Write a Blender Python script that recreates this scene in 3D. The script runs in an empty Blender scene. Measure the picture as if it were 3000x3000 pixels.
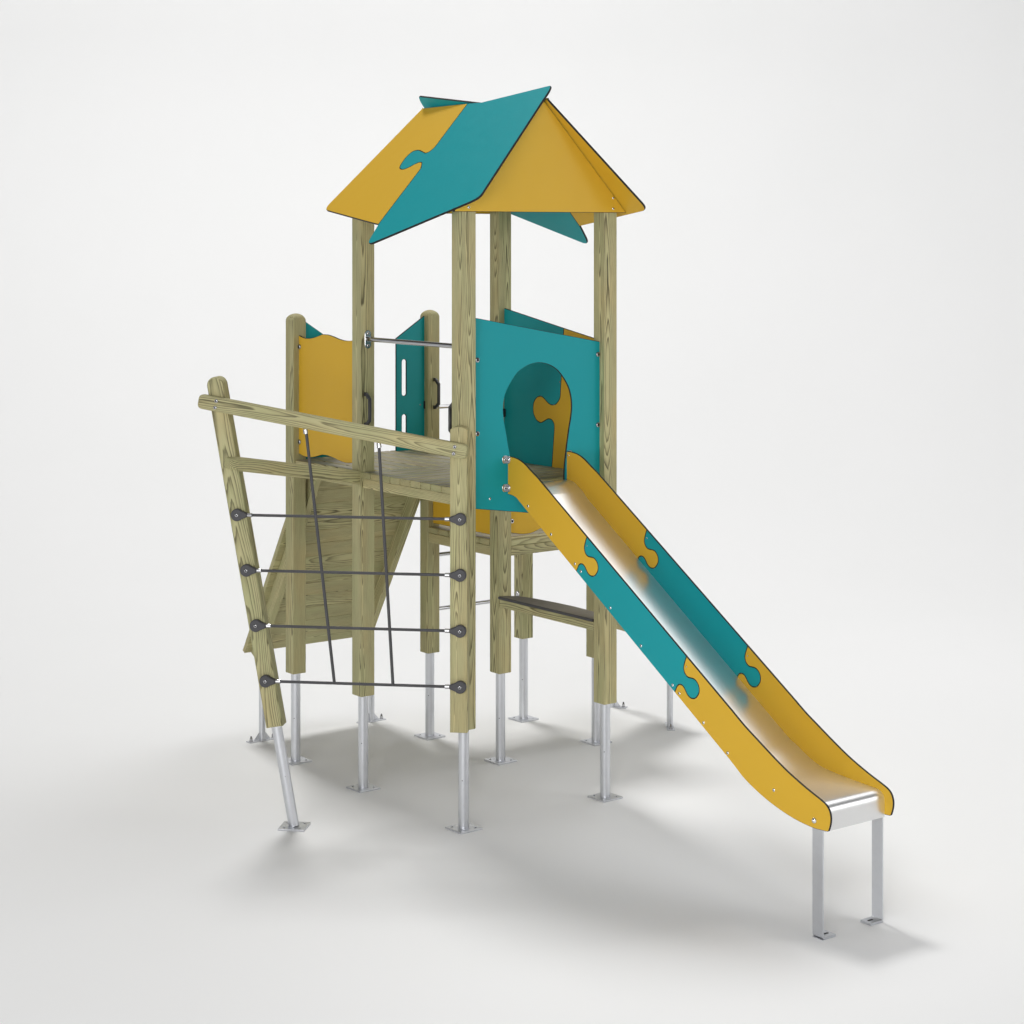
import bpy, math, random
from mathutils import Vector as V, Matrix
from mathutils.geometry import tessellate_polygon
random.seed(7)
S = bpy.context.scene
COL = S.collection
R2 = math.sqrt(2)

# ------------------------------------------------------------------ materials
def mat(name):
    m = bpy.data.materials.new(name); m.use_nodes = True
    nt = m.node_tree; b = nt.nodes['Principled BSDF']
    return m, nt, b

def nd(nt, typ, **kw):
    n = nt.nodes.new(typ)
    for k, v in kw.items():
        if k.startswith('i_'): n.inputs[k[2:].replace('_', ' ')].default_value = v
        else: setattr(n, k, v)
    return n

def ramp(nt, stops, interp='LINEAR'):
    r = nt.nodes.new('ShaderNodeValToRGB'); r.color_ramp.interpolation = interp
    while len(r.color_ramp.elements) < len(stops): r.color_ramp.elements.new(0.5)
    for e, (p, c) in zip(r.color_ramp.elements, stops):
        e.position = p; e.color = (*c, 1) if len(c) == 3 else c
    return r

def math_node(nt, op, a=None, b=None, va=0.0, vb=0.0):
    n = nt.nodes.new('ShaderNodeMath'); n.operation = op
    n.inputs[0].default_value = va; n.inputs[1].default_value = vb
    if a is not None: nt.links.new(a, n.inputs[0])
    if b is not None: nt.links.new(b, n.inputs[1])
    return n.outputs[0]

def wood_material(name, light, mid, dark, rough=0.62):
    m, nt, b = mat(name); L = nt.links.new
    at = nd(nt, 'ShaderNodeAttribute', attribute_name='gco')
    sep = nt.nodes.new('ShaderNodeSeparateXYZ'); L(at.outputs['Vector'], sep.inputs[0])
    # slow wander of the pith along the board
    mp = nd(nt, 'ShaderNodeMapping'); mp.inputs['Scale'].default_value = (1.2, 1.2, .62); L(at.outputs['Vector'], mp.inputs[0])
    n1 = nd(nt, 'ShaderNodeTexNoise', i_Scale=1.0, i_Detail=2.0, i_Roughness=0.45); L(mp.outputs[0], n1.inputs['Vector'])
    sepc = nt.nodes.new('ShaderNodeSeparateColor'); L(n1.outputs['Color'], sepc.inputs[0])
    dx = math_node(nt, 'MULTIPLY', math_node(nt, 'SUBTRACT', sepc.outputs[0], vb=0.5), vb=0.15)
    dy = math_node(nt, 'MULTIPLY', math_node(nt, 'SUBTRACT', sepc.outputs[1], vb=0.5), vb=0.15)
    x = math_node(nt, 'ADD', sep.outputs[0], dx); y = math_node(nt, 'ADD', sep.outputs[1], dy)
    r = math_node(nt, 'SQRT', math_node(nt, 'ADD', math_node(nt, 'MULTIPLY', x, x), math_node(nt, 'MULTIPLY', y, y)))
    # ring width varies from ring to ring, small ripples along the grain
    mp2 = nd(nt, 'ShaderNodeMapping'); mp2.inputs['Scale'].default_value = (40, 40, 3.0); L(at.outputs['Vector'], mp2.inputs[0])
    n2 = nd(nt, 'ShaderNodeTexNoise', i_Scale=1.0, i_Detail=3.0, i_Roughness=0.55); L(mp2.outputs[0], n2.inputs['Vector'])
    rr = math_node(nt, 'ADD', math_node(nt, 'MULTIPLY', r, vb=165.0), math_node(nt, 'MULTIPLY', n2.outputs['Fac'], vb=1.3))
    fr = math_node(nt, 'FRACT', rr)
    rings = ramp(nt, [(0.0, (0, 0, 0)), (0.30, (0.10,) * 3), (0.62, (0.42,) * 3), (0.86, (1, 1, 1)), (0.93, (0.9,) * 3), (1.0, (0, 0, 0))])
    L(fr, rings.inputs[0])
    # strength of the latewood changes over the board
    n4 = nd(nt, 'ShaderNodeTexNoise', i_Scale=1.0, i_Detail=2.0); mp4 = nd(nt, 'ShaderNodeMapping'); mp4.inputs['Scale'].default_value = (16, 16, 1.6)
    L(at.outputs['Vector'], mp4.inputs[0]); L(mp4.outputs[0], n4.inputs['Vector'])
    st = nd(nt, 'ShaderNodeMapRange'); st.inputs[1].default_value = .3; st.inputs[2].default_value = .7; st.inputs[3].default_value = .6; st.inputs[4].default_value = 1.0
    L(n4.outputs['Fac'], st.inputs[0])
    ringf = math_node(nt, 'MULTIPLY', rings.outputs[0], st.outputs[0])
    # fine fibres
    mp3 = nd(nt, 'ShaderNodeMapping'); mp3.inputs['Scale'].default_value = (420, 420, 9); L(at.outputs['Vector'], mp3.inputs[0])
    n3 = nd(nt, 'ShaderNodeTexNoise', i_Scale=1.0, i_Detail=2.0, i_Roughness=0.6); L(mp3.outputs[0], n3.inputs['Vector'])
    fib = math_node(nt, 'MULTIPLY', math_node(nt, 'SUBTRACT', n3.outputs['Fac'], vb=0.5), vb=0.55)
    f = math_node(nt, 'ADD', ringf, fib)
    cr = ramp(nt, [(0.0, light), (0.38, mid), (1.0, dark)]); L(f, cr.inputs[0])
    # greenish / brownish treatment tint
    n5 = nd(nt, 'ShaderNodeTexNoise', i_Scale=1.0, i_Detail=2.0); mp5 = nd(nt, 'ShaderNodeMapping'); mp5.inputs['Scale'].default_value = (9, 9, 2.2)
    L(at.outputs['Vector'], mp5.inputs[0]); L(mp5.outputs[0], n5.inputs['Vector'])
    tint = ramp(nt, [(0.3, (0.91, 0.96, 0.93)), (0.52, (1.0, 1.0, 1.0)), (0.72, (1.07, 1.0, 0.95))]); L(n5.outputs['Fac'], tint.inputs[0])
    mx = nd(nt, 'ShaderNodeMix', data_type='RGBA', blend_type='MULTIPLY'); mx.inputs[0].default_value = 1.0
    L(cr.outputs[0], mx.inputs[6]); L(tint.outputs[0], mx.inputs[7])
    oi = nt.nodes.new('ShaderNodeObjectInfo')          # every piece of timber has a slightly different tone
    tone = ramp(nt, [(0.0, (0.90, 0.90, 0.87)), (0.5, (1.0, 1.0, 1.0)), (1.0, (1.05, 1.03, 1.0))]); L(oi.outputs['Random'], tone.inputs[0])
    m2 = nd(nt, 'ShaderNodeMix', data_type='RGBA', blend_type='MULTIPLY'); m2.inputs[0].default_value = 1.0
    L(mx.outputs[2], m2.inputs[6]); L(tone.outputs[0], m2.inputs[7])
    L(m2.outputs[2], b.inputs['Base Color'])
    b.inputs['Roughness'].default_value = rough; b.inputs['Specular IOR Level'].default_value = 0.35
    bp = nd(nt, 'ShaderNodeBump', i_Strength=0.12, i_Distance=0.002); L(f, bp.inputs['Height']); L(bp.outputs[0], b.inputs['Normal'])
    return m

WOOD = wood_material('treated_pine', (0.505, 0.468, 0.252), (0.362, 0.332, 0.170), (0.088, 0.075, 0.036))
DECK_SHADED = wood_material('deck_pine_shaded', (0.34, 0.31, 0.215), (0.25, 0.225, 0.15), (0.10, 0.088, 0.058), 0.5)  # same pine for board tops, roof shade put into the darker colour

def plain(name, col, rough=0.4, metal=0.0, spec=0.5, noise=0.0, nscale=300, coat=0.0):
    m, nt, b = mat(name)
    b.inputs['Base Color'].default_value = (*col, 1); b.inputs['Roughness'].default_value = rough
    b.inputs['Metallic'].default_value = metal; b.inputs['Specular IOR Level'].default_value = spec
    if coat: b.inputs['Coat Weight'].default_value = coat; b.inputs['Coat Roughness'].default_value = 0.2
    if noise:
        tc = nt.nodes.new('ShaderNodeTexCoord')
        n = nd(nt, 'ShaderNodeTexNoise', i_Scale=nscale, i_Detail=3.0); nt.links.new(tc.outputs['Object'], n.inputs['Vector'])
        bp = nd(nt, 'ShaderNodeBump', i_Strength=noise, i_Distance=0.001)
        nt.links.new(n.outputs['Fac'], bp.inputs['Height']); nt.links.new(bp.outputs[0], b.inputs['Normal'])
        mr = nd(nt, 'ShaderNodeMapRange'); mr.inputs[3].default_value = rough * .85; mr.inputs[4].default_value = rough * 1.15
        n2 = nd(nt, 'ShaderNodeTexNoise', i_Scale=14.0, i_Detail=4.0); nt.links.new(tc.outputs['Object'], n2.inputs['Vector'])
        nt.links.new(n2.outputs['Fac'], mr.inputs[0]); nt.links.new(mr.outputs[0], b.inputs['Roughness'])
    return m

TEAL = plain('teal_laminate', (0.006, 0.295, 0.325), 0.42, spec=0.20, noise=0.05, nscale=500)
YELL = plain('yellow_laminate', (0.650, 0.392, 0.032), 0.42, spec=0.20, noise=0.05, nscale=500)
EDGE = plain('laminate_core', (0.022, 0.021, 0.022), 0.55, spec=0.18)
CHROME = plain('polished_steel', (0.80, 0.80, 0.80), 0.04, 1.0)
BRIGHT = plain('bright_steel', (0.50, 0.50, 0.51), 0.16, 1.0)
BARM = plain('steel_bar', (0.50, 0.50, 0.51), 0.06, 1.0)
RUBBER = plain('dark_rubber', (0.060, 0.059, 0.064), 0.5, spec=0.4, noise=0.1, nscale=400)
BLACK = plain('black_plastic', (0.028, 0.028, 0.030), 0.4)
DARK = plain('socket_dark', (0.01, 0.01, 0.01), 0.6)
SEATM = plain('grey_rubber_top', (0.135, 0.125, 0.108), 0.5, noise=0.15, nscale=250)

def galv():
    m, nt, b = mat('galvanised_steel'); L = nt.links.new
    tc = nt.nodes.new('ShaderNodeTexCoord')
    n = nd(nt, 'ShaderNodeTexNoise', i_Scale=28.0, i_Detail=4.0); L(tc.outputs['Object'], n.inputs['Vector'])
    cr = ramp(nt, [(0.3, (0.60, 0.612, 0.64)), (0.7, (0.63, 0.642, 0.67))]); L(n.outputs['Fac'], cr.inputs[0]); L(cr.outputs[0], b.inputs['Base Color'])
    mr = nd(nt, 'ShaderNodeMapRange'); mr.inputs[3].default_value = .32; mr.inputs[4].default_value = .42; L(n.outputs['Fac'], mr.inputs[0]); L(mr.outputs[0], b.inputs['Roughness'])
    b.inputs['Metallic'].default_value = 0.9
    return m
GALV = galv()

def chute_mat():
    m, nt, b = mat('brushed_stainless'); L = nt.links.new
    b.inputs['Base Color'].default_value = (0.80, 0.80, 0.795, 1); b.inputs['Metallic'].default_value = 0.86
    tc = nt.nodes.new('ShaderNodeTexCoord'); mp = nd(nt, 'ShaderNodeMapping'); mp.inputs['Scale'].default_value = (900, 12, 12)
    L(tc.outputs['Object'], mp.inputs[0])
    n = nd(nt, 'ShaderNodeTexNoise', i_Scale=1.0, i_Detail=3.0); L(mp.outputs[0], n.inputs['Vector'])
    mr = nd(nt, 'ShaderNodeMapRange'); mr.inputs[3].default_value = .27; mr.inputs[4].default_value = .34; L(n.outputs['Fac'], mr.inputs[0]); L(mr.outputs[0], b.inputs['Roughness'])
    bp = nd(nt, 'ShaderNodeBump', i_Strength=0.03, i_Distance=0.0005); L(n.outputs['Fac'], bp.inputs['Height']); L(bp.outputs[0], b.inputs['Normal'])
    return m
CHUTE = chute_mat()

def rope_mat():
    m, nt, b = mat('braided_rope'); L = nt.links.new
    at = nd(nt, 'ShaderNodeAttribute', attribute_name='gco')
    mp = nd(nt, 'ShaderNodeMapping'); mp.inputs['Scale'].default_value = (160, 160, 160); L(at.outputs['Vector'], mp.inputs[0])
    w = nd(nt, 'ShaderNodeTexWave', i_Scale=1.0, i_Distortion=1.0); w.bands_direction = 'DIAGONAL'; L(mp.outputs[0], w.inputs['Vector'])
    cr = ramp(nt, [(0.0, (0.050, 0.050, 0.053)), (1.0, (0.085, 0.084, 0.088))]); L(w.outputs['Fac'], cr.inputs[0]); L(cr.outputs[0], b.inputs['Base Color'])
    bp = nd(nt, 'ShaderNodeBump', i_Strength=0.3, i_Distance=0.002); L(w.outputs['Fac'], bp.inputs['Height']); L(bp.outputs[0], b.inputs['Normal'])
    b.inputs['Roughness'].default_value = 0.6
    return m
ROPE = rope_mat()

def ground_mat():
    m, nt, b = mat('white_floor'); L = nt.links.new
    tc = nt.nodes.new('ShaderNodeTexCoord')
    n = nd(nt, 'ShaderNodeTexNoise', i_Scale=0.6, i_Detail=5.0); L(tc.outputs['Object'], n.inputs['Vector'])
    cr = ramp(nt, [(0.3, (0.870, 0.872, 0.867)), (0.7, (0.880, 0.880, 0.877))]); L(n.outputs['Fac'], cr.inputs[0]); L(cr.outputs[0], b.inputs['Base Color'])
    b.inputs['Roughness'].default_value = 0.9; b.inputs['Specular IOR Level'].default_value = 0.1
    return m
GROUND = ground_mat()

# ------------------------------------------------------------------ mesh builder
class MB:
    def __init__(s): s.v = []; s.f = []; s.m = []; s.g = []; s.mats = []; s.goff = V((0, 0, 0))
    def mi(s, m):
        if m not in s.mats: s.mats.append(m)
        return s.mats.index(m)
    def vert(s, p, g=None):
        s.v.append(V(p)); s.g.append(V(g) if g is not None else V(p)); return len(s.v) - 1
    def face(s, ids, m): s.f.append(tuple(ids)); s.m.append(s.mi(m))
    def build(s, name, parent=None, label=None, sharp=38):
        lo = V((min(p[i] for p in s.v) for i in range(3))); hi = V((max(p[i] for p in s.v) for i in range(3)))
        c = (lo + hi) / 2
        me = bpy.data.meshes.new(name)
        me.from_pydata([p - c for p in s.v], [], s.f)
        for m in s.mats: me.materials.append(m)
        me.polygons.foreach_set('material_index', s.m)
        a = me.attributes.new('gco', 'FLOAT_VECTOR', 'POINT')
        a.data.foreach_set('vector', [x for g in s.g for x in g])
        me.validate(); me.update()
        import bmesh
        bm = bmesh.new(); bm.from_mesh(me)
        bmesh.ops.recalc_face_normals(bm, faces=bm.faces); bm.to_mesh(me); bm.free()
        me.polygons.foreach_set('use_smooth', [True] * len(me.polygons))
        me.set_sharp_from_angle(angle=math.radians(sharp))
        o = bpy.data.objects.new(name, me); COL.objects.link(o)
        pw = V((0, 0, 0)); q = parent
        while q is not None: pw = pw + q.location; q = q.parent
        if parent: o.parent = parent
        o.location = c - pw
        if label: o['label'] = label
        return o
    def newgrain(s, r0=0.02, r1=0.09):
        a = random.uniform(0, 2 * math.pi); r = random.uniform(r0, r1)
        s.goff = V((r * math.cos(a), r * math.sin(a), random.uniform(-40, 40)))

def area2(l): return sum(l[i][0] * l[(i + 1) % len(l)][1] - l[(i + 1) % len(l)][0] * l[i][1] for i in range(len(l)))
def offset(loop, d):                       # move every edge of a 2D loop inwards (counter-clockwise loop) by d
    n = len(loop); out = []
    for i in range(n):
        p0, p1, p2 = V(loop[i - 1]), V(loop[i]), V(loop[(i + 1) % n])
        e1 = (p1 - p0).normalized(); e2 = (p2 - p1).normalized()
        n1 = V((-e1.y, e1.x)); n2 = V((-e2.y, e2.x))
        k = 1 + n1.dot(n2); b = (n1 + n2) / max(k, 0.35)
        out.append(tuple(p1 + b * d))
    return out
def dedupe(l, eps=1e-5):
    o = []
    for p in l:
        if not o or (V(p) - V(o[-1])).length > eps: o.append(tuple(p))
    if (V(o[0]) - V(o[-1])).length < eps: o.pop()
    return o
def smooth(pts, n=5, closed=False):        # Catmull-Rom through the points
    out = []; N = len(pts)
    for i in range(N - 1 if not closed else N):
        p = [V(pts[(i + k) % N]) if closed else V(pts[min(max(i + k, 0), N - 1)]) for k in (-1, 0, 1, 2)]
        for j in range(n):
            t = j / n
            out.append(tuple(0.5 * ((2 * p[1]) + (p[2] - p[0]) * t + (2 * p[0] - 5 * p[1] + 4 * p[2] - p[3]) * t * t + (3 * p[1] - p[0] - 3 * p[2] + p[3]) * t ** 3)))
    if not closed: out.append(tuple(pts[-1]))
    return out
def roundc(poly, radii, n=7):              # rounded corners
    out = []; N = len(poly)
    for i in range(N):
        r = radii[i] if isinstance(radii, (list, tuple)) else radii
        p0, p1, p2 = V(poly[i - 1]), V(poly[i]), V(poly[(i + 1) % N])
        if r <= 0: out.append(tuple(p1)); continue
        a = (p0 - p1).normalized(); b = (p2 - p1).normalized()
        for k in range(n + 1):
            t = k / n
            q0 = p1 + a * r; q2 = p1 + b * r
            out.append(tuple(q0 * (1 - t) ** 2 + p1 * 2 * t * (1 - t) * 1.0 + q2 * t * t))
    return out

def prism(mb, outer, t, o, ex, ey, cap, side=None, ch=0.002, holes=(), wood=None, rim=None, shrink=0.0):
    """2D outline in the (ex, ey) plane through o, extruded by t along ex x ey, edges chamfered by ch. wood = index of the grain axis."""
    o, ex, ey = V(o), V(ex).normalized(), V(ey).normalized(); ez = ex.cross(ey)
    side = side or cap; rim = rim or side
    loops = []
    for k, l in enumerate([outer, *holes]):
        l = dedupe(l)
        if (area2(l) < 0) == (k == 0): l = l[::-1]
        if shrink and k == 0: l = offset(l, shrink)
        loops.append(l)
    ins = [offset(l, ch) for l in loops]
    def vt(p, w):
        q = o + ex * p[0] + ey * p[1] + ez * w
        if wood is None: return mb.vert(q, q)
        loc = (p[0], p[1], w)
        g = [V((loc[1], loc[2], loc[0])), V((loc[0], loc[2], loc[1])), V((loc[0], loc[1], loc[2]))][wood]
        return mb.vert(q, g + mb.goff)
    h = t / 2
    for l, li in zip(loops, ins):
        n = len(l)
        r = [[vt(p, w) for p in L] for L, w in ((li, -h), (l, -h + ch), (l, h - ch), (li, h))]
        for a, b_, m in ((0, 1, rim), (1, 2, side), (2, 3, rim)):
            for i in range(n): mb.face((r[a][i], r[a][(i + 1) % n], r[b_][(i + 1) % n], r[b_][i]), m)
    flat = [p for l in ins for p in l]
    tris = tessellate_polygon([[V((p[0], p[1], 0)) for p in l] for l in ins])
    for w in (-h, h):
        ids = [vt(p, w) for p in flat]
        for tr in tris: mb.face([ids[i] for i in tr], cap)

def box(mb, c, sx, sy, sz, m, ex=(1, 0, 0), ey=(0, 1, 0), ch=0.001, wood=None):
    prism(mb, [(-sx / 2, -sy / 2), (sx / 2, -sy / 2), (sx / 2, sy / 2), (-sx / 2, sy / 2)], sz, c, ex, ey, m, ch=ch, wood=wood)

def frame(ax):
    ax = V(ax).normalized(); up = V((0, 0, 1)) if abs(ax.z) < .9 else V((1, 0, 0))
    e1 = ax.cross(up).normalized(); return e1, ax.cross(e1).normalized(), ax

def lathe(mb, prof, o, ax, m, n=20, mats=None):   # prof: (radius, height) list
    e1, e2, ax = frame(ax); o = V(o); rings = []
    for r, h in prof:
        if r < 1e-6: rings.append([mb.vert(o + ax * h)])
        else: rings.append([mb.vert(o + ax * h + e1 * r * math.cos(a) + e2 * r * math.sin(a)) for a in [2 * math.pi * i / n for i in range(n)]])
    for k in range(len(rings) - 1):
        A, B = rings[k], rings[k + 1]; mm = mats[k] if mats else m
        for i in range(n):
            j = (i + 1) % n
            if len(A) == 1 and len(B) == 1: continue
            if len(A) == 1: mb.face((A[0], B[i], B[j]), mm)
            elif len(B) == 1: mb.face((A[i], A[j], B[0]), mm)
            else: mb.face((A[i], A[j], B[j], B[i]), mm)

def tube(mb, path, r, m, n=14, caps=True):
    P = [V(p) for p in path]; rings = []; L = 0
    t0 = (P[1] - P[0]).normalized(); e1, e2, _ = frame(t0)
    for i, p in enumerate(P):
        t = ((P[min(i + 1, len(P) - 1)] - P[i]).normalized() + (P[i] - P[max(i - 1, 0)]).normalized()).normalized()
        e1 = (e1 - t * e1.dot(t)).normalized(); e2 = t.cross(e1)
        if i: L += (P[i] - P[i - 1]).length
        rings.append([mb.vert(p + e1 * r * math.cos(a) + e2 * r * math.sin(a), (L, a * r, 0)) for a in [2 * math.pi * k / n for k in range(n)]])
    for A, B in zip(rings, rings[1:]):
        for i in range(n): mb.face((A[i], A[(i + 1) % n], B[(i + 1) % n], B[i]), m)
    if caps:
        mb.face(rings[0][::-1], m); mb.face(rings[-1], m)

def bolt(parent, p, ax, r=0.0085, m=None, socket=True):
    mb = MB(); m = m or CHROME; q = r * .45
    prof = [(r, 0), (r, r * .25), (r * .82, r * .5), (q * 1.15, r * .62), (q, r * .62), (q, r * .2), (0, r * .2)]
    if not socket: prof = [(r, 0), (r * .95, r * .35), (r * .7, r * .7), (r * .35, r * .9), (0, r * .95)]
    mats = [m] * 4 + [DARK] * 3 if socket else [m] * 8
    lathe(mb, prof, V(p) - V(ax).normalized() * .001, ax, m, 16, mats)
    return mb.build('bolt', parent)

# ------------------------------------------------------------------ the thing
def part_label(o, s): o['label'] = s
T = bpy.data.objects.new('play_tower', None); COL.objects.link(T); T.location = (0.88, 0.88, 0)
T['label'] = 'wooden playground tower with teal and yellow roof, steel slide and rope net'
T['category'] = 'play tower'
HW = 0.0464; ZB = 0.546; TR = 0.029
X, Y, Z = V((1, 0, 0)), V((0, 1, 0)), V((0, 0, 1))
U2, V2 = 1.757, 1.759

def slot(cx, cy, a, l=0.013, r=0.0055):
    out = []
    for s in (1, -1):
        for k in range(7):
            b = math.pi * k / 6 - math.pi / 2
            x, y = s * (l / 2 + r * math.cos(b)), s * r * math.sin(b)
            out.append((cx + x * math.cos(a) - y * math.sin(a), cy + x * math.sin(a) + y * math.cos(a)))
    return out

def base_plate(parent, x, y, rot, half=0.0724):
    mb = MB(); c, s = math.cos(rot), math.sin(rot)
    q = half * .62
    holes = [slot(sx * q, sy * q, math.radians(45 if sx * sy < 0 else -45)) for sx in (1, -1) for sy in (1, -1)]
    prism(mb, [(-half, -half), (half, -half), (half, half), (-half, half)], .009, (x, y, .0052), (c, s, 0), (-s, c, 0), GALV, ch=.0012, holes=holes)
    return mb.build('base_plate', parent)

def arch_outline(w, zb, zt, rise):
    pts = [(-w, zb), (w, zb)]
    for k in range(17):
        a = math.pi * k / 16
        pts.append((w * math.cos(a), zt - rise + rise * math.sin(a)))
    return pts

def post(x, y, top, rounded=False):
    mb = MB(); mb.newgrain(0.01, 0.06)
    if rounded:                                        # square post under a four-way domed top
        rings = []; zs = top - HW * .98; c = .005
        for q, z in [(1, ZB), (1, zs)] + [(math.cos(a), zs + HW * .98 * math.sin(a)) for a in [math.pi / 2 * k / 9 for k in range(1, 9)]]:
            w = HW * q; cc = min(c, w * .5)
            ring = [(-w + cc, -w), (w - cc, -w), (w, -w + cc), (w, w - cc), (w - cc, w), (-w + cc, w), (-w, w - cc), (-w, -w + cc)]
            rings.append([mb.vert((x + a, y + b, z), V((a, b, z)) + mb.goff) for a, b in ring])
        for A, B in zip(rings, rings[1:]):
            for i in range(8): mb.face((A[i], A[(i + 1) % 8], B[(i + 1) % 8], B[i]), WOOD)
        mb.face(rings[0][::-1], WOOD); t_ = mb.vert((x, y, top), V((0, 0, top)) + mb.goff)
        for i in range(8): mb.face((rings[-1][i], rings[-1][(i + 1) % 8], t_), WOOD)
    else: prism(mb, [(-HW, -HW), (HW, -HW), (HW, HW), (-HW, HW)], top - ZB, (x, y, (top + ZB) / 2), X, Y, WOOD, ch=.004, wood=2)
    p = mb.build('post', T, sharp=30)
    mb = MB()
    tube(mb, [(x, y, .009), (x, y, ZB + .05)], TR, GALV, 28)
    lathe(mb, [(0, -.006), (HW * .80, -.006), (HW * .80, 0.001), (0, .001)], (x, y, ZB), Z, GALV, 4)
    lathe(mb, [(.0028, 0), (.0028, .0006), (0, .0006)], (x - TR * .78, y - TR * .62, .27), (-.78, -.62, 0), DARK, 10)
    mb.build('steel_tube', p)
    base_plate(p, x, y, 0.029)
    return p

PA = post(0, 0, 3.42); PB = post(0, 1, 3.42); PC = post(1, 0, 3.42); PD = post(1, 1, 3.42)
PE = post(0, U2, 2.744, True); PF = post(1, U2, 2.742, True)
PG = post(V2, U2, 2.25, True); PH = post(V2, 1, 2.25, True)

# ---- roof
P0 = V((.5, 0, 4.006)); YC = .503
yr = [(1.0894, .026), (1.252, .835)]
joint = smooth([(.634, .02), (.622, .20), (.609, .36), (.613, .395), (.628, .420), (.648, .429), (.668, .427), (.71, .413), (.7535, .402), (.79, .404), (.814, .420), (.826, .462), (.818, .515),
                (.802, .543), (.7788, .555), (.755, .559), (.7311, .554), (.70, .539), (.6779, .523), (.65, .508), (.6303, .505), (.612, .510), (.5964, .526), (.581, .550), (.5728, .572), (.560, .78), (.546, 1.001)], 3)
teal2d = joint + smooth([(.519, 1.098), (.507, 1.128), (.487, 1.146), (.457, 1.1445)], 4) + \
    smooth([(-.112, .862), (-.17, .832), (-.205, .806), (-.2165, .780), (-.212, .748)], 4) + smooth([(-.1, .06), (-.0885, -.02), (-.079, -.050), (-.062, -.074), (-.035, -.073)], 4) + [(.49, .018)]
yell2d = joint[::-1] + roundc([(1.0894, .026), (1.262, .876), (.75, .966)], [.004, .055, 0])
def slope(sign):
    dn = V((sign * .6, 0, -.622)).normalized(); n = V((sign * .622, 0, .6)).normalized()
    flip = (lambda l: l) if sign < 0 else (lambda l: [(2 * YC - a, b) for a, b in l])
    for col, l, lab in ((TEAL, teal2d, 'teal roof piece with pointed corner'), (YELL, yell2d, 'yellow roof piece')):
        mb = MB(); l = flip(l)
        prism(mb, l, .013, P0 - n * .0065, Y, dn, col, EDGE, ch=.0027, shrink=.0004)
        mb.build('roof_panel', T, lab)
slope(-1); slope(1)
for yy, s in ((-HW - .0068, -1), (1 + HW + .0068, 1)):
    mb = MB()
    prism(mb, [(-.609, 3.353), (.609, 3.353), (.012, 3.970), (-.012, 3.970)], .013, (.5, yy, 0), X, Z, YELL, EDGE, ch=.0026)
    g = mb.build('gable', T, 'yellow triangular gable')
    if s < 0:
        for bx in (1.0096, -.0096):
            for bz in (3.438, 3.377): bolt(g, (bx, yy - .0065, bz), -Y, .0085)

# ---- wall panels
def panel(outer, o, ex, ey, col, name, label=None, holes=(), t=.012, parent=None, shrink=0.0):
    mb = MB(); prism(mb, outer, t, o, ex, ey, col, EDGE, ch=.0024, holes=holes, shrink=shrink)
    return mb.build(name, parent or T, label)
def clip(parent, p, ax, r=.0145):
    mb = MB()
    lathe(mb, [(0, 0), (r, 0), (r, .003), (r * .9, .006), (r * .5, .008), (r * .5, .003), (0, .003)], p, ax, BRIGHT, 20, [BRIGHT] * 4 + [DARK] * 2)
    return mb.build('panel_fixing', parent)

arch = smooth([(.302, 1.97), (.3118, 2.0072), (.298, 2.07), (.2843, 2.1406), (.270, 2.205), (.2642, 2.2623), (.269, 2.315), (.287, 2.366), (.321, 2.4166), (.363, 2.464), (.4134, 2.4925), (.46, 2.508), (.507, 2.5134),
               (.555, 2.508), (.605, 2.4915), (.651, 2.463), (.694, 2.4166), (.727, 2.366), (.744, 2.315), (.7498, 2.2623), (.745, 2.205), (.7296, 2.1306), (.7175, 2.06), (.708, 2.0), (.7005, 1.95), (.6965, 1.90), (.695, 1.862)], 4) + [(.697, 1.846), (.300, 1.846), (.300, 1.95)]
arch = [(.318, 1.846), (.318, 1.985)] + arch[4:-3] + [(.695, 1.846)]
AP = panel([(.03, 1.739), (.444, 1.680), (.97, 1.605), (.965, 2.6147), (.03, 2.7833)], (0, 0, 0), X, Z, TEAL, 'arch_panel', 'teal wall panel with arched opening', [arch])
for cx, cz in ((.0851, 2.545), (.9384, 2.544), (.0851, 2.143), (.9384, 2.142)): clip(AP, (cx, -.006, cz), -Y)
bolt(AP, (.1724, -.006, 1.7806), -Y, .0075)

kj = smooth([(.372, 2.677), (.3951, 2.3979), (.403, 2.31), (.4085, 2.268), (.4251, 2.2438), (.45, 2.225), (.478, 2.219), (.50, 2.221), (.5198, 2.2279), (.545, 2.243), (.5657, 2.2556), (.585, 2.263), (.6003, 2.2628), (.624, 2.257),
             (.6428, 2.2437), (.660, 2.222), (.6665, 2.1915), (.664, 2.165), (.6544, 2.143), (.63, 2.117), (.5964, 2.1065), (.575, 2.1105), (.5504, 2.1218), (.53, 2.131), (.5122, 2.1341), (.492, 2.1325), (.478, 2.1249), (.467, 2.112), (.4628, 2.0978), (.464, 2.06), (.4856, 1.8489)], 4)
sl = (2.7745 - 2.6309) / (.9386 - .0947)
ztop = lambda y: 2.7745 - sl * (.9386 - y)
PP = panel(kj + [(.97, 1.79), (.97, ztop(.97))], (1, 0, 0), Y, Z, TEAL, 'puzzle_panel', 'teal piece of the puzzle wall', shrink=.0004)
panel(kj[::-1] + [(.03, ztop(.03)), (.03, 1.79)], (1, 0, 0), Y, Z, YELL, 'puzzle_piece', 'yellow interlocking piece', parent=PP, shrink=.0004)
bolt(PP, (.994, .41, 2.36), -X, .005, BRIGHT)
mb = MB(); box(mb, (.975, .944, 2.14), .03, .02, .05, BLACK, ch=.003); mb.build('panel_fixing', PP)

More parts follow.
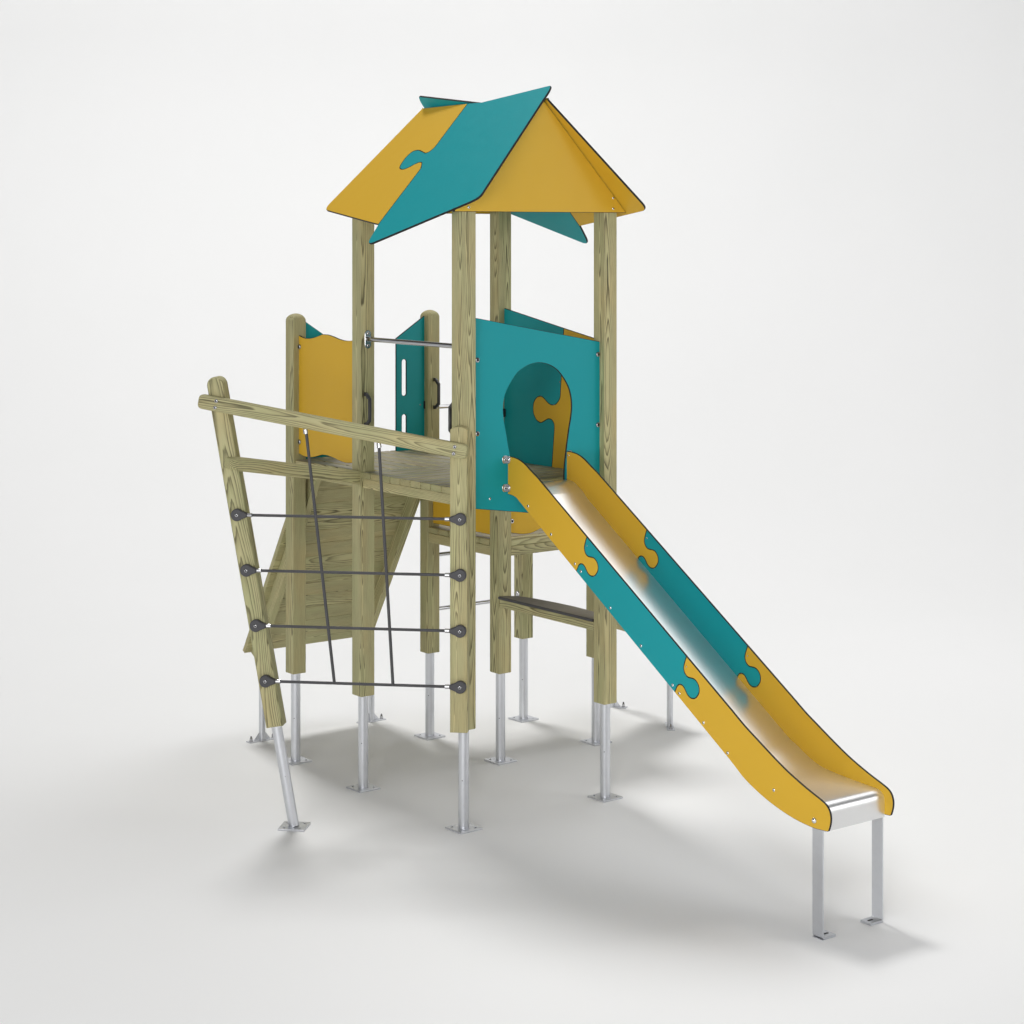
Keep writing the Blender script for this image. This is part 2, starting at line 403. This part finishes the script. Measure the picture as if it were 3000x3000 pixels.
wtop = smooth([(1.735, 2.622), (1.7172, 2.6126), (1.65, 2.598), (1.5825, 2.5985), (1.52, 2.609), (1.45, 2.6265), (1.4132, 2.6295), (1.37, 2.628), (1.31, 2.619), (1.2475, 2.6075), (1.18, 2.6015), (1.1128, 2.605), (1.03, 2.615)], 4)
wbot = smooth([(1.735, 1.897), (1.7172, 1.8901), (1.65, 1.878), (1.5825, 1.8768), (1.52, 1.8865), (1.45, 1.9035), (1.4132, 1.9062), (1.37, 1.905), (1.31, 1.898), (1.2475, 1.887), (1.18, 1.881), (1.1128, 1.8866), (1.03, 1.895)], 4)
WP = panel(wtop + wbot[::-1], (0, 0, 0), Y, Z, YELL, 'wavy_panel', 'yellow side panel with wavy top and bottom')
for cz in (2.542, 1.9613): clip(WP, (-.007, 1.700, cz), -X, .016)

def vslot(cx, z0, z1, r=.0165):
    return [(cx + r * math.cos(a), z1 - r + r * math.sin(a)) for a in [math.pi * k / 8 for k in range(9)]] + [(cx + r * math.cos(a), z0 + r + r * math.sin(a)) for a in [math.pi + math.pi * k / 8 for k in range(9)]]
SP = panel([(.736, 1.846), (.965, 1.846), (.965, 2.7115), (.9465, 2.700), (.736, 2.567)], (0, U2, 0), X, Z, TEAL, 'slotted_panel', 'teal entrance panel with two hand slots, near the slide', [vslot(.7978, 2.1995, 2.4328), vslot(.7978, 1.89, 2.0824)])
SP2 = panel([(.035, 1.846), (.264, 1.846), (.264, 2.567), (.0535, 2.700), (.035, 2.7115)], (0, U2, 0), X, Z, TEAL, 'slotted_panel', 'teal entrance panel with two hand slots, behind the wavy panel', [vslot(.2022, 2.1995, 2.4328), vslot(.2022, 1.89, 2.0824)])
mb = MB(); box(mb, (.958, U2 - .010, 2.135), .022, .012, .05, BLACK, ch=.002); mb.build('panel_fixing', SP)
bolt(SP, (.922, U2 - .006, 2.137), -Y, .006, BRIGHT)

IP = panel([(1.03, 1.3765), (1.7157, 1.3765), (1.7157, 1.80), (1.03, 1.80)], (1, 0, 0), Y, Z, YELL, 'infill_panel', 'yellow infill panel under the upper deck')
mb = MB(); box(mb, (.995, 1.728, 1.459), .02, .03, .045, plain('clip_brown_reflection', (.42, .26, .13), .4, .6), ch=.002); mb.build('panel_fixing', IP)  # clip with a brown reflection painted into its colour
lb = smooth([(1.03, 1.402), (1.075, 1.3933), (1.1497, 1.3789), (1.21, 1.3755), (1.25, 1.381), (1.3046, 1.3975), (1.36, 1.413), (1.42, 1.418), (1.50, 1.405), (1.58, 1.385), (1.66, 1.377), (1.735, 1.392)], 4)
lt = [(a, b + .72) for a, b in lb]
LP = panel(lb + lt[::-1], (0, 1, 0), X, Z, YELL, 'wavy_panel', 'yellow wavy panel above the lower deck')
for cz in (1.465, 2.04): clip(LP, (1.0808, .994, cz), -Y, .015)

# ---- decks
def boards(name, x0, x1, y0, y1, z, t, along, count, ends, label):
    """count boards side by side; along = 'x' or 'y'; ends(k, lo, hi) -> (start, stop) of board k"""
    mb = MB(); lo, hi = (y0, y1) if along == 'x' else (x0, x1); w = (hi - lo) / count
    for k in range(count):
        a = lo + k * w; mb.newgrain(.02, .10); s, e = ends(a, a + w)
        if along == 'x': c = ((s + e) / 2, a + w / 2, z - t / 2); ex, ey = X, Y
        else: c = (a + w / 2, (s + e) / 2, z - t / 2); ex, ey = Y, -X
        L = e - s
        prism(mb, [(-L / 2, -w / 2 + .004), (L / 2, -w / 2 + .004), (L / 2, w / 2 - .004), (-L / 2, w / 2 - .004)], t, c, ex, ey, DECK_SHADED, WOOD, ch=.005, wood=0)
    return mb.build(name, T, label)
def beam(parent, a, b, w, h, name, ch=.003, grain=(.02, .08), up=Z):
    mb = MB(); mb.newgrain(*grain); a, b = V(a), V(b); ex = (b - a); L = ex.length; ex.normalize()
    ez = V(up); ey = (ez - ex * ez.dot(ex)).normalized()
    prism(mb, [(0, -h / 2), (L, -h / 2), (L, h / 2), (0, h / 2)], w, a, ex, ey, WOOD, ch=ch, wood=0)
    return mb.build(name, parent)
DZ, LZ = 1.852, 1.357
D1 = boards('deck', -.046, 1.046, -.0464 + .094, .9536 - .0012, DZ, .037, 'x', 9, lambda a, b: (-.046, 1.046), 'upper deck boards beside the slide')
mb = MB()
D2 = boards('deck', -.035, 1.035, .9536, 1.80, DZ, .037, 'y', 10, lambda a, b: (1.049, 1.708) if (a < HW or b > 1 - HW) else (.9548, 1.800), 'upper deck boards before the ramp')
for yy, x0 in ((.0, .049), ):
    mb = MB(); mb.newgrain(); prism(mb, [(0.049, .009), (.951, .009), (.951, .046), (.049, .046)], .037, (0, 0, DZ - .0185), X, Y, WOOD, ch=.0028, wood=0); mb.build('filler_board', D1)
for x0 in (-.012, 1.012): beam(D1, (x0, .0485, 1.7855), (x0, .9515, 1.7855), .045, .056, 'joist')
for y0 in (.70, .35): beam(D1, (.012, y0, 1.7855), (.988, y0, 1.7855), .045, .056, 'joist')
for x0 in (-.012, 1.012): beam(D2, (x0, 1.0485, 1.7855), (x0, 1.708, 1.7855), .045, .056, 'joist')
for y0 in (1.10, 1.77): beam(D2, (.05, y0, 1.7855), (.95, y0, 1.7855), .045, .056, 'joist')
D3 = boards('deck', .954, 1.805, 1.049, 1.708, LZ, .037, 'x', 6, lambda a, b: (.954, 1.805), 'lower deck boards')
mb = MB(); mb.newgrain(); prism(mb, [(1.049, .955), (1.710, .955), (1.710, 1.046), (1.049, 1.046)], .037, (0, 0, LZ - .0185), X, Y, WOOD, ch=.0028, wood=0); mb.build('filler_board', D3)
mb = MB(); mb.newgrain(); prism(mb, [(1.049, 1.711), (1.710, 1.711), (1.710, 1.80), (1.049, 1.80)], .037, (0, 0, LZ - .0185), X, Y, WOOD, ch=.0028, wood=0); mb.build('filler_board', D3)
for x0 in (.978, 1.78): beam(D3, (x0, 1.0485, 1.2885), (x0, 1.7085, 1.2885), .045, .060, 'joist')
for y0 in (.980, 1.778): beam(D3, (1.0485, y0, 1.2885), (1.7105, y0, 1.2885), .045, .060, 'joist')

# ---- seat between two posts
SB = beam(T, (.977, .951, .980), (.977, .049, .980), .045, .049, 'seat_beam', grain=(.01, .03))
seat2d = [(.944, .951)] + [(.944, .049)] + smooth([(1.03, .06), (1.072, .12), (1.1, .226), (1.110, .36), (1.1105, .454), (1.107, .54), (1.1, .63), (1.083, .77), (1.064, .85), (1.036, .905), (.99, .94)], 4)
mb = MB(); prism(mb, seat2d, .017, (0, 0, 1.0145), X, Y, SEATM, RUBBER, ch=.004); mb.build('seat_board', SB, 'dark grey curved seat board')

# ---- steel bars
def bar(a, b, r, name, brackets=()):
    mb = MB(); tube(mb, [a, b], r, BARM, 24); o = mb.build(name, T)
    for p, ax, w, h in brackets:
        mb = MB(); n = V(ax); ex = Z.cross(n)
        pts = [(w / 2 * math.cos(q), h / 2 - w / 2 + w / 2 * math.sin(q)) for q in [math.pi * k / 10 for k in range(11)]] + [(w / 2 * math.cos(q), -h / 2 + w / 2 + w / 2 * math.sin(q)) for q in [math.pi + math.pi * k / 10 for k in range(11)]]
        prism(mb, pts, .005, V(p) + n * .003, ex, Z, BRIGHT, ch=.0012); br = mb.build('bracket', o)
        for s in (-1, 1): bolt(o, V(p) + n * .0055 + Z * s * (h / 2 - w * .45), n, .008)
    return o
bar((0, .953, 2.6205), (0, .047, 2.6195), .0135, 'crossbar', [((0, .9536, 2.619), (0, -1, 0), .042, .107), ((0, .0464, 2.619), (0, 1, 0), .042, .107)])
for z in (1.163, .815): bar((1.0464, U2, z), (V2 - HW, U2, z), .0125, 'ladder_rung', [((V2 - HW, U2, z), (-1, 0, 0), .036, .09)])
bar((1.0464, U2, 2.114), (V2 - HW, U2, 2.114), .0125, 'guard_bar')

def handle(p, n, L=.178, out=.062):
    n = V(n); p = V(p); mb = MB(); s = Z.cross(n)
    def seg(l): prism(mb, l, .018, p, n, Z, BLACK, ch=.004)
    h = L / 2
    outer = [(0, h + .010), (.022, h + .010), (out, h - .022), (out, -h + .022), (.022, -h - .010), (0, -h - .010), (0, -h + .012), (.018, -h + .012), (out - .017, -h + .034), (out - .017, h - .034), (.018, h - .012), (0, h - .012)]
    seg(outer)
    o = mb.build('grab_handle', T)
    for sg in (1, -1): bolt(o, p + n * .03 + Z * sg * (h + .002), n + Z * sg * .8, .006, BRIGHT)
handle((1.0, U2 - HW, 2.208), (0, -1, 0)); handle((-.020, 1 - HW, 2.214), (0, -1, 0))
handle((-.02, HW, 2.222), (0, 1, 0)); handle((1.0, 1 + HW, 2.21), (0, 1, 0))

# ---- rope climbing side
NN = V((-1, -1, 0)) / R2; TT = V((-1, 1, 0)) / R2
def nt(t, z, off): return TT * t + NN * off + Z * z
la = (TT * .1763 + Z * .9843).normalized(); lw = (TT * .9843 - Z * .1763).normalized()
mb = MB(); mb.newgrain(.02, .05)
c0 = nt(.921 + .179 * .552, .552, .0905)
Lp = (nt(1.3345, 2.4560, .0905) - c0).length
prism(mb, arch_outline(HW, 0, Lp, HW * .98), 2 * HW, c0, -lw, la, WOOD, ch=.0065, wood=1)
LPST = mb.build('leaning_post', T)
mb = MB(); b0 = nt(.921, 0, .0905); tube(mb, [b0 + la * .010, c0 + la * .05], TR, GALV, 28)
lathe(mb, [(0, -.006), (HW * .8, -.006), (HW * .8, .001), (0, .001)], c0, la, GALV, 4)
lathe(mb, [(.0028, 0), (.0028, .0006), (0, .0006)], b0 + la * .285 + NN * TR * .95 - lw * TR * .2, NN, DARK, 10)
mb.build('steel_tube', LPST)
base_plate(LPST, b0.x, b0.y, math.radians(45), .074)
mb = MB(); mb.newgrain(.03, .06)
prism(mb, [(x - .0064, z) for x, z in arch_outline(.0465, .5555, 2.1985, .023)], .084, NN * .095, -TT, Z, WOOD, ch=.004, wood=1)
HP = mb.build('half_post', T)
# top rail
r0, r1 = nt(.0229, 2.0767, .1585), nt(1.336, 2.3066, .1585)
ex = (r1 - r0).normalized(); ey = (Z - ex * Z.dot(ex)).normalized()
mb = MB(); mb.goff = V((.004, .042, 11.2))
prism(mb, roundc([(-.0695, -.0395), (1.4335, -.0395), (1.4335, .0395), (-.0695, .0395)], .028), .043, r0, ex, ey, WOOD, ch=.005, wood=0)
RAIL = mb.build('top_rail', T)
for base in (nt(1.336, 2.3066, .180), nt(.0229, 2.0767, .180)):
    for s in (.0182, -.0182): bolt(RAIL, base + ey * s, NN, .0105, BRIGHT)
# cross beam from the leaning post to the tower
e0, e1 = V((-.035, 1.001, 1.8150)), V((-1.012, .796, 1.9875))
mb = MB(); mb.goff = V((.125, .06, 3.3)); ax = (e1 - e0).normalized(); sd = ax.cross(Z).normalized(); up = sd.cross(ax)
L = (e1 - e0).length; rings = []
for s, k in ((0, 1), (L - .05, 1), (L - .012, .80), (L, .62)):
    w, h = .037 * k, .039 * k; c = .009
    pts = [(-w + c, -h), (w - c, -h), (w, -h + c), (w, h - c), (w - c, h), (-w + c, h), (-w, h - c), (-w, -h + c)]
    rings.append([mb.vert(e0 + ax * s + sd * a + up * b, V((a, b, s)) + mb.goff) for a, b in pts])
for A, B in zip(rings, rings[1:]):
    for i in range(8): mb.face((A[i], A[(i + 1) % 8], B[(i + 1) % 8], B[i]), WOOD)
mb.face(rings[0][::-1], WOOD); mb.face(rings[-1], WOOD)
mb.build('cross_beam', T, sharp=20)
# ropes
OFF = .152
hubs = [(z, tl, -.005) for z, tl in ((1.7045, 1.2227), (1.4042, 1.1705), (1.1052, 1.1176), (.8053, 1.0640))]
mb = MB(); tube(mb, [nt(.8405, 2.155, OFF), nt(.6829, .8053, OFF)], .0085, ROPE, 12); NET = None
def rope_obj(path, r, name, parent):
    mb = MB(); tube(mb, path, r, ROPE, 14); return mb.build(name, parent)
NETM = MB()
for t0, z0, t1, z1 in ((.8395, 2.165, .6829, .8053), (.4378, 2.096, .3611, .8053)):
    tube(NETM, [nt(t0, z0, OFF), nt(t1, z1, OFF)], .0085, ROPE, 14)
for z, a, b in hubs:
    tube(NETM, [nt(a - .045, z, OFF), nt(b + .045, z, OFF)], .0078, ROPE, 14)
NET = NETM.build('rope_net', T)
def ferrule(p, ax, r=.0115, L=.026):
    mb = MB(); lathe(mb, [(r * .8, -L / 2), (r, -L / 2 + .001), (r, L / 2 - .001), (r * .8, L / 2)], p, ax, BARM, 24); mb.build('ferrule', NET)
for z, a, b in hubs:
    for t, s in ((a, -1), (b, 1)):
        mb = MB()
        R = .0335; tip = .056; hw_ = .0125
        ang = [math.radians(q) for q in range(42, 319, 12)]
        pts = [(R * math.cos(q), R * math.sin(q)) for q in ang] + [(tip - .004, -hw_), (tip, -hw_ * .8), (tip, hw_ * .8), (tip - .004, hw_)]
        prism(mb, pts, .030, nt(t, z, OFF), TT * s, Z if s < 0 else Z, RUBBER, ch=.004)
        h = mb.build('rope_holder', NET)
        bolt(NET, nt(t, z, OFF + .0155), NN, .0105, BRIGHT)
        ferrule(nt(t + s * .070, z, OFF), TT)
for t, z in ((.8425, 2.163), (.4378, 2.094)): ferrule(nt(t, z, OFF), (TT * .1 + Z).normalized(), .0125)

# ---- slide
tl = lambda y: 1.915 + (y + .2796) * .6391           # straight upper edge
bl = lambda y: 1.768 + (y + .116) * .6386            # straight lower edge
top_in = smooth([(-.0135, 2.0052), (-.040, 2.0075), (-.0649, 2.006), (-.0945, 2.0025), (-.1224, 1.9955), (-.152, 1.985), (-.1794, 1.9715), (-.22, 1.9475), (-.2796, tl(-.2796))], 3)
top_out = smooth([(-1.80, tl(-1.80)), (-1.8816, tl(-1.8816) - .001), (-1.9526, .8500), (-2.0712, .7840), (-2.176, .7300), (-2.2902, .6820), (-2.3912, .6455), (-2.428, .627), (-2.446, .6035), (-2.4525, .578), (-2.451, .552), (-2.445, .530), (-2.4377, .5125)], 4)
bot_out = smooth([(-2.4377, .5125), (-2.429, .5092), (-2.4189, .5085), (-2.38, .5060), (-2.3353, .5055), (-2.2334, .5160), (-2.118, .5415), (-2.0003, .5805), (-1.8924, .630), (-1.83, .671), (-1.7825, bl(-1.7825)), (-1.72, bl(-1.72))], 4)
bot_in = smooth([(-.18, bl(-.18)), (-.14, 1.7535), (-.116, 1.768), (-.093, 1.783), (-.0649, 1.7925), (-.04, 1.796), (-.0135, 1.7974)], 4)
jt = [(-.7015, tl(-.7015)), (-.688, 1.612), (-.6815, 1.5907), (-.6825, 1.575), (-.6898, 1.5602), (-.702, 1.549), (-.7155, 1.5443), (-.732, 1.5438), (-.748, 1.5438), (-.764, 1.5405), (-.778, 1.5310), (-.790, 1.516), (-.7943, 1.4982), (-.792, 1.481), (-.7827, 1.4660), (-.769, 1.4525), (-.7538, 1.4464),
      (-.735, 1.4455), (-.719, 1.4512), (-.706, 1.461), (-.6956, 1.474), (-.684, 1.488), (-.6722, 1.4960), (-.658, 1.4985), (-.6428, 1.4942), (-.632, 1.484), (-.6133, bl(-.6133))]
jt = smooth(jt, 3)
dj = (-.7755, -.4956)
jt2 = [(a + dj[0], b + dj[1]) for a, b in jt]; jt2[0] = (jt2[0][0], tl(jt2[0][0])); jt2[-1] = (jt2[-1][0], bl(jt2[-1][0]))
pieces = [(YELL, top_in + jt + bot_in, 'yellow upper side piece of the slide'),
          (TEAL, jt[::-1] + jt2 , 'teal middle side piece of the slide'),
          (YELL, jt2[::-1] + top_out + bot_out, 'yellow lower side piece of the slide')]
XL, XR = .295, .711
# steel chute
path = [(.02, 1.835), (.004, 1.845), (-.03, 1.8475), (-.06, 1.844), (-.09, 1.833), (-.12, 1.8165), (-.16, 1.792)]
ch = lambda y: 1.4858 - .016 + (y + .6441) * .6475
path = smooth(path, 4) + [(y, ch(y)) for y in [-.2 - .1 * k for k in range(17)]]
path = path[:-1] + smooth([(-1.775, ch(-1.775)), (-1.8327, .7120), (-1.90, .6775), (-1.9764, .6500), (-2.047, .6385), (-2.15, .6310), (-2.26, .6250), (-2.345, .6205), (-2.368, .6165), (-2.386, .6055), (-2.3965, .588), (-2.399, .568), (-2.399, .555)], 4) + [(-2.399, .497)]
path = dedupe(path)
us = [0, .0015, .004, .008, .013, .019, .026, .034, .06, .12, .20, .285, .345, .371, .379, .386, .392, .397, .401, .4035, .405]
mb = MB(); W = .4045; rad = .045; grid = []; gridb = []
for i, (y, z) in enumerate(path):
    a = V(path[max(i - 1, 0)]); b = V(path[min(i + 1, len(path) - 1)]); tg = (b - a).normalized(); nrm = V((tg.y, -tg.x))
    if nrm.y < 0 and y > -2.39: nrm = -nrm
    if y <= -2.39 and nrm.x > 0: nrm = -nrm
    k = max(0, min(1, (y + 2.33) / .35)) * .0015
    k *= max(0.0, min(1.0, (.0 - y) / .08))
    row, rowb = [], []
    for u in us:
        u = u / .405 * W; d = min(u, W - u); lift = 0
        if d < rad: lift = k * (1 - math.sqrt(max(0, 1 - ((rad - d) / rad) ** 2)))
        p = V((y, z)) + nrm * lift
        row.append(mb.vert((.3013 + u, p.x, p.y))); q = p - nrm * .004; rowb.append(mb.vert((.3013 + u, q.x, q.y)))
    grid.append(row); gridb.append(rowb)
for G in (grid, gridb):
    for A, B in zip(G, G[1:]):
        for i in range(len(us) - 1): mb.face((A[i], A[i + 1], B[i + 1], B[i]), CHUTE)
for A, B in zip(grid, gridb): pass
for e in (0, -1):
    for i in range(len(us) - 1): mb.face((grid[e][i], grid[e][i + 1], gridb[e][i + 1], gridb[e][i]), CHUTE)
    for (A, B), (A2, B2) in zip(zip(grid, gridb), zip(grid[1:], gridb[1:])): mb.face((A[e], A2[e], B2[e], B[e]), CHUTE)
SLIDE = mb.build('slide', T, 'steel slide chute', sharp=50)
for xc, s in ((XL, -1), (XR, 1)):
    for col, l, lab in pieces:
        mb = MB(); prism(mb, l, .012, (xc, 0, 0), Y, Z, col, EDGE, ch=.0027, shrink=.0004)
        mb.build('side_panel', SLIDE, lab)
bpts = [(-.1983, 1.752), (-.4004, 1.6224), (-.6026, 1.4914), (-.6534, 1.458), (-.8937, 1.3019), (-1.1354, 1.1458), (-1.3757, .9897), (-1.426, .9574), (-1.6013, .8456), (-1.7727, .7334), (-2.0865, .6239)]
for y, z in bpts: bolt(SLIDE, (XL - .006, y, z), -X, .0085)
for y, z in ((-.7015, 1.5993), (-1.477, 1.0985)):
    bolt(SLIDE, (XL - .006, y, z), -X, .0045, BRIGHT); bolt(SLIDE, (XR - .006, y, z), -X, .0045, BRIGHT)
bolt(SLIDE, (XL - .006, -2.3499, .5426), -X, .0145, CHROME, False)
def hinge(z, xs, d):           # folded plate joining the arch panel and the slide side
    mb = MB()
    out = roundc([(0, -.021), (.033, -.021), (.033, .021), (0, .021)], [0, .016, .016, 0])
    prism(mb, [(-a, b) for a, b in out] if d < 0 else out, .004, (xs, -.0082, z), X, Z, BRIGHT, ch=.0008)
    prism(mb, [(-a - .006, b) for a, b in out], .004, (xs + d * .0022, 0, z), Y, Z, BRIGHT, ch=.0008)
    mb.build('corner_bracket', SLIDE)
    bolt(SLIDE, (xs + d * .016, -.0102, z), -Y, .0085); bolt(SLIDE, (xs + d * .0042, -.0225, z), (d, 0, 0), .0085)
for z in (1.9886, 1.8315): hinge(z, XL - .006, -1); hinge(z, XR + .006, 1)
bolt(SLIDE, (XR - .006, -.03, 1.985), -X, .006)
# slide legs: bent flat steel straps
for xs, d in ((.3045, 1), (.7015, -1)):
    mb = MB(); y = -2.358; w = .067; t = .006
    prof = [(0, .56), (0, .020)] + [(.014 - .014 * math.cos(q), .020 - .014 * math.sin(q)) for q in [math.pi / 2 * k / 6 for k in range(1, 7)]] + [(.086, .006)]
    inner = [(a, b) for a, b in prof]
    outl = [(0 + d * a - (d * t / 2 if i <= 1 else 0), b) for i, (a, b) in enumerate(prof)]
    # strap profile (x, z) extruded along y
    o_ = [(a, b) for a, b in ((0, .56), (0, .018), (.0035, .0075), (.014, .004), (.086, .004), (.086, .0125), (.016, .0125), (.0095, .0155), (.0075, .021), (.0075, .56))]
    prism(mb, [(xs + d * a - d * .004, b) for a, b in o_], w, (0, y, 0), X, Z, GALV, ch=.001)
    lg = mb.build('slide_leg', SLIDE)
    mb = MB(); prism(mb, slot(xs + d * .05, y, 0, .022, .006), .0015, (0, 0, .0130), X, Y, DARK, ch=.0003); mb.build('foot_slot', SLIDE)
    mb = MB(); box(mb, (xs + d * .039, y, .0022), .088, w, .0036, GALV, ch=.0006); mb.build('foot_pad', SLIDE)

# ---- sloping plank ramps
def ramp_thing(o, run, across, length, half, sx, label, sh, rise):
    """o = centre of the top edge on the upper face; run = horizontal downhill direction; rise = slope angle"""
    run = V(run); across = V(across); dn = (run * math.cos(rise) - Z * math.sin(rise)).normalized(); nrm = dn.cross(across).normalized()
    if nrm.z < 0: nrm = -nrm
    n = round(length / .105); w = length / n; mb = MB()
    for k in range(n):
        mb.newgrain(.02, .12); c = o + dn * (w * (k + .5)) - nrm * .015
        prism(mb, [(-half, -w / 2 + .0006), (half, -w / 2 + .0006), (half, w / 2 - .0006), (-half, w / 2 - .0006)], .030, c, across, dn, WOOD, ch=.0016, wood=0)
    rp = mb.build('ramp', T, label)
    for s in (-1, 1):
        a = o + across * s * sx + dn * .03 - nrm * (.031 + sh / 2); b = o + across * s * sx + dn * length - nrm * (.031 + sh / 2)
        beam(rp, a, b, .048, sh, 'stringer', up=nrm)
    return rp, dn, nrm
def ramp_leg(rp, x, y, top, ang, nuts=True):
    mb = MB(); r = .0205; a = V((math.cos(ang), math.sin(ang), 0)); b = V((-math.sin(ang), math.cos(ang), 0))
    tube(mb, [(x, y, .006), (x, y, top)], r, GALV, 24)
    box(mb, (x, y, .0035), .205, .05, .006, GALV, a, b, ch=.001)
    for s in (-1, 1):
        prism(mb, [(s * r * .9, .006), (s * .058, .006), (s * .056, .012), (s * r * .9, .058)], .005, (x, y, 0), a, Z, GALV, ch=.0005)
    lg = mb.build('ramp_leg', rp)
    for s in (-1, 1):
        mb = MB(); p = V((x, y, .0065)) + a * s * .080
        lathe(mb, [(.014, 0), (.014, .002), (.0095, .002), (.0095, .018), (.0065, .021), (.0055, .030), (.003, .033), (0, .033)], p, Z, BRIGHT, 12)
        mb.build('anchor_bolt', rp)
th = math.radians(59.6)
rp, dn, nrm = ramp_thing(V((.505, 1.712, 1.8385)), (0, 1, 0), (1, 0, 0), 1.482, .476, .407, 'steep wooden ramp on the left', .080, th)
ramp_leg(rp, .092, 2.322, .66, 0); ramp_leg(rp, .922, 2.322, .66, 0)
rp2, dn, nrm = ramp_thing(V((1.795, 1.24, 1.345)), (1, 0, 0), (0, 1, 0), .945, .21, .18, 'narrow wooden ramp behind the slide', .044, math.radians(50))
beam(rp2, (2.392, .975, .580), (2.4625, 1.71, .580), .06, .064, 'cross_beam')
ramp_leg(rp2, 2.398, 1.0145, .56, math.radians(53)); ramp_leg(rp2, 2.455, 1.670, .56, math.radians(-55))

# ------------------------------------------------------------------ ground: seamless studio sweep
CAM = V((-6.4199, -8.8907, 3.2504)); YAW = 0.9214824773757911
fw = V((math.cos(YAW), math.sin(YAW), 0)); rt = V((math.sin(YAW), -math.cos(YAW), 0))
def sweep():
    mb = MB(); c = V((CAM.x, CAM.y, 0)); d0, Rr, wall = 18.0, 5.6, 6.4
    prof = [(-9, 0), (0, 0), (6, 0), (12, 0), (d0, 0)] + [(d0 + Rr * math.sin(q), Rr - Rr * math.cos(q)) for q in [math.pi / 2 * k / 40 for k in range(1, 41)]] + [(d0 + Rr, wall)]
    rows = [[mb.vert(c + fw * d + rt * s + Z * h) for s in (-42, -20, 0, 20, 42)] for d, h in prof]
    for A, B in zip(rows, rows[1:]):
        for i in range(4): mb.face((A[i], A[i + 1], B[i + 1], B[i]), GROUND)
    o = mb.build('ground', None, sharp=60); o['kind'] = 'structure'
    me = o.data
    if me.polygons[0].normal.z < 0: me.flip_normals()
sweep()

# ------------------------------------------------------------------ light
w = bpy.data.worlds.new('World'); S.world = w; w.use_nodes = True
nt_ = w.node_tree; bg = nt_.nodes['Background']; L = nt_.links.new
tc = nt_.nodes.new('ShaderNodeTexCoord'); sx = nt_.nodes.new('ShaderNodeSeparateXYZ'); L(tc.outputs['Generated'], sx.inputs[0])
rp_ = ramp(nt_, [(0.0, (1.0, 1.0, 1.0)), (.5, (1.0, 1.0, 1.0)), (.56, (.93, .935, .94)), (.605, (.07, .071, .075)), (1.0, (.02, .02, .022))])
mr = nd(nt_, 'ShaderNodeMapRange'); mr.inputs[1].default_value = -1; mr.inputs[2].default_value = 1; L(sx.outputs[2], mr.inputs[0]); L(mr.outputs[0], rp_.inputs[0])
L(rp_.outputs[0], bg.inputs['Color']); bg.inputs['Strength'].default_value = 1.68

def area(name, pos, target, size, power, col=(1, 1, 1), sy=None):
    l = bpy.data.lights.new(name, 'AREA'); l.energy = power; l.color = col
    if sy: l.shape = 'RECTANGLE'; l.size = size; l.size_y = sy
    else: l.size = size
    o = bpy.data.objects.new(name, l); COL.objects.link(o); o.location = pos
    o.rotation_euler = (V(target) - V(pos)).to_track_quat('-Z', 'Y').to_euler()
    return o
area('softbox', (2.0, 9.4, 19.8), (.5, -.4, .3), 4.0, 2300, (1, .992, .98))
area('softbox', (-6.0, -1.0, 14.0), (.3, -.3, 0), 8.0, 230)
area('softbox', (7.0, -3.0, 14.0), (.3, -.3, 0), 8.0, 310)
area('softbox', (7.6, 1.6, 10.6), (.5, -1.0, .6), 6.0, 230)
area('softbox', (-9.0, -6.0, 2.2), (.5, -.4, 1.3), 3.4, 270)
area('softbox', (8.0, -9.0, 4.5), (.5, -.4, 1.0), 4.0, 130)
gl = area('softbox', (-5.0, -6.6, 5.0), (.60, -1.6, .95), 1.6, 12.5)
gl.data.spread = math.radians(46)

# ------------------------------------------------------------------ camera, view
cam = bpy.data.cameras.new('camera'); co = bpy.data.objects.new('camera', cam); COL.objects.link(co); S.camera = co
co.location = CAM; co.rotation_euler = (math.radians(90), 0, YAW - math.pi / 2)
cam.sensor_width = 36; cam.lens = 5912.9045 / 3000 * 36
cam.shift_y = -(1500 - 675.7947) / 3000; cam.clip_end = 500; cam.clip_start = .05
S.render.engine = 'CYCLES'; S.render.resolution_x = S.render.resolution_y = 1024
S.view_settings.view_transform = 'Standard'; S.view_settings.look = 'None'; S.view_settings.gamma = 1; S.view_settings.exposure = 0
